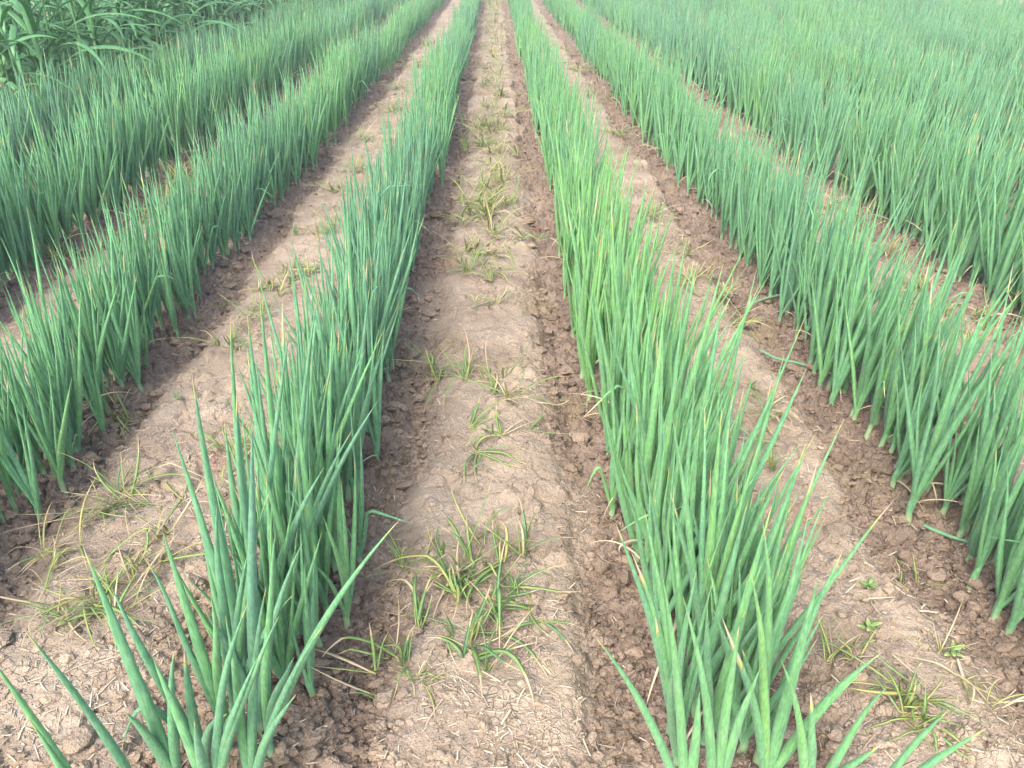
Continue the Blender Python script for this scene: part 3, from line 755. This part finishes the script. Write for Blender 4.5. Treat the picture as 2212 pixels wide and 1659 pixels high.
# ------------------------------------------------------------------ maize beyond the left rows and at the far right corner
def maize_proto():
    hgt = random.uniform(0.95, 1.25); N = random.choice((9, 10, 11))
    P = np.zeros((1, 8, 3)); P[0, :, 2] = np.linspace(-0.03, hgt * 0.72, 8); P[0, :, 0] = 0.02 * np.linspace(0, 1, 8) ** 2
    V, Q = tubes(P, np.linspace(0.013, 0.006, 8)[None], np.array([[1., 0, 0]]), 7)
    stalk = build_mesh('stalk', V, Q, cola=tint(1, 8, 7, [.6], np.linspace(.2, .6, 8), [0], [.5]), mat=M_MAIZE)
    leaves = []; ph0 = random.uniform(0, 6.28)
    for i in range(N):
        f = i / (N - 1); ph = ph0 + (math.pi if i % 2 else 0) + random.gauss(0, .4)
        L = random.uniform(.42, .62) * (0.75 + 0.5 * math.sin(math.pi * min(1, f + .15)))
        S = 12
        P, t = leaf_lines(np.array([[0.015 * f, 0, hgt * (.10 + .62 * f)]]), np.array([L]), np.array([ph]), np.radians([random.uniform(14, 34)]), np.radians([random.uniform(60, 125)]), np.array([2.]), np.array([0.]), S)
        P[..., 0] += 0.10 * t[None] ** 2
        R = (random.uniform(.016, .025) * (0.45 + 0.55 * sstep(0, .3, t) - np.clip((t - .45) / .55, 0, 1) ** 1.7 * 0.98))[None]
        tw = np.array([-math.sin(ph), math.cos(ph), 0])[None, None] * np.cos(0.9 * t * random.uniform(-1, 1))[None, :, None] + np.array([0, 0, 1.])[None, None] * np.sin(0.9 * t * random.uniform(-1, 1))[None, :, None]
        V, Q = tubes(P, R, tw, 6, 0.10)
        leaves.append(build_mesh('leaf', V, Q, cola=tint(1, S, 6, [random.uniform(.1, .9)], 0.2 + .8 * t, [random.choice((0, 0, 0, .03)) - .02], [.5]), mat=M_MAIZE))
    return stalk, leaves
protos = [maize_proto() for _ in range(7)]
def maize(x, y, label, group, sc_=1.0):
    st, lv = random.choice(protos)
    r = empty('maize_plant', (x, y, gz(x, y))); r.rotation_euler = (random.gauss(0, .04), .05 + random.gauss(0, .04), random.uniform(0, 6.28)); r.scale = (sc_, sc_, sc_ * random.uniform(.9, 1.1))
    add('stalk', st, r)
    for m_ in lv: add('leaf', m_, r)
    tag(r, label, 'maize plant', group)
for rr in range(5):
    y = 4.2 + 0.1 * rr
    while y < 15 + rr:
        x = MAIZE_X - 0.30 * rr + random.gauss(0, .05)
        if -80 < proj(x, y, 0.7)[0] and (rr < 3 or proj(x, y, 0.6)[1] > -60):
            maize(x, y, ('dark green maize plant with drooping leaves on the edge of the stand facing the onions' if rr == 0 else
                         'dark green maize plant deeper inside the maize stand at the top left'),
                  'maize plants on the near edge of the stand' if rr == 0 else 'maize plants deeper in the stand')
        y += random.uniform(.15, .24)

# grass growing under the maize
N = 7000
gy = rng.uniform(3.6, 18, N); gx = MAIZE_X + 0.15 - 2.4 * rng.random(N)
L = rng.uniform(.15, .55, N); ph = rng.uniform(0, 6.28, N)
P, t = leaf_lines(np.stack([gx, gy, soil_height(gx, gy, False)], 1), L, ph, np.radians(rng.uniform(5, 45, N)), np.radians(rng.uniform(0, 60, N)), np.full(N, 2.), np.zeros(N), 5)
V, Q = tubes(P, np.array([1, .9, .75, .5, .05])[None] * rng.uniform(.004, .010, N)[:, None], np.stack([-np.sin(ph), np.cos(ph), np.zeros(N)], 1), 3, 0.2)
tag(add('undergrowth', build_mesh('undergrowth', V, Q, cola=tint(N, 5, 3, rng.random(N), np.linspace(.3, 1, 5), np.zeros(N), rng.random(N)), mat=M_MAIZE)),
    'green grass growing thickly under the maize', 'grass', kind='stuff')

# ------------------------------------------------------------------ thin scattering volume added over the field to imitate lens glare
hm = bpy.data.materials.new('glare_veil'); hm.use_nodes = True; hn = hm.node_tree.nodes
hn.remove(hn['Principled BSDF'])
pv = hn.new('ShaderNodeVolumePrincipled'); pv.inputs['Color'].default_value = (0.90, 0.96, 1.0, 1); pv.inputs['Density'].default_value = 0.0045
hm.node_tree.links.new(pv.outputs[0], hn['Material Output'].inputs['Volume'])
hv = np.array([(x, y, z) for x in (-460, 460) for y in (-120, 760) for z in (-1.2, 2.6)], float)
hq = [(0, 1, 3, 2), (4, 6, 7, 5), (0, 4, 5, 1), (2, 3, 7, 6), (0, 2, 6, 4), (1, 5, 7, 3)]
tag(add('glare_veil', build_mesh('glare_veil', hv, hq, smooth=False, mat=hm)), kind='stuff')
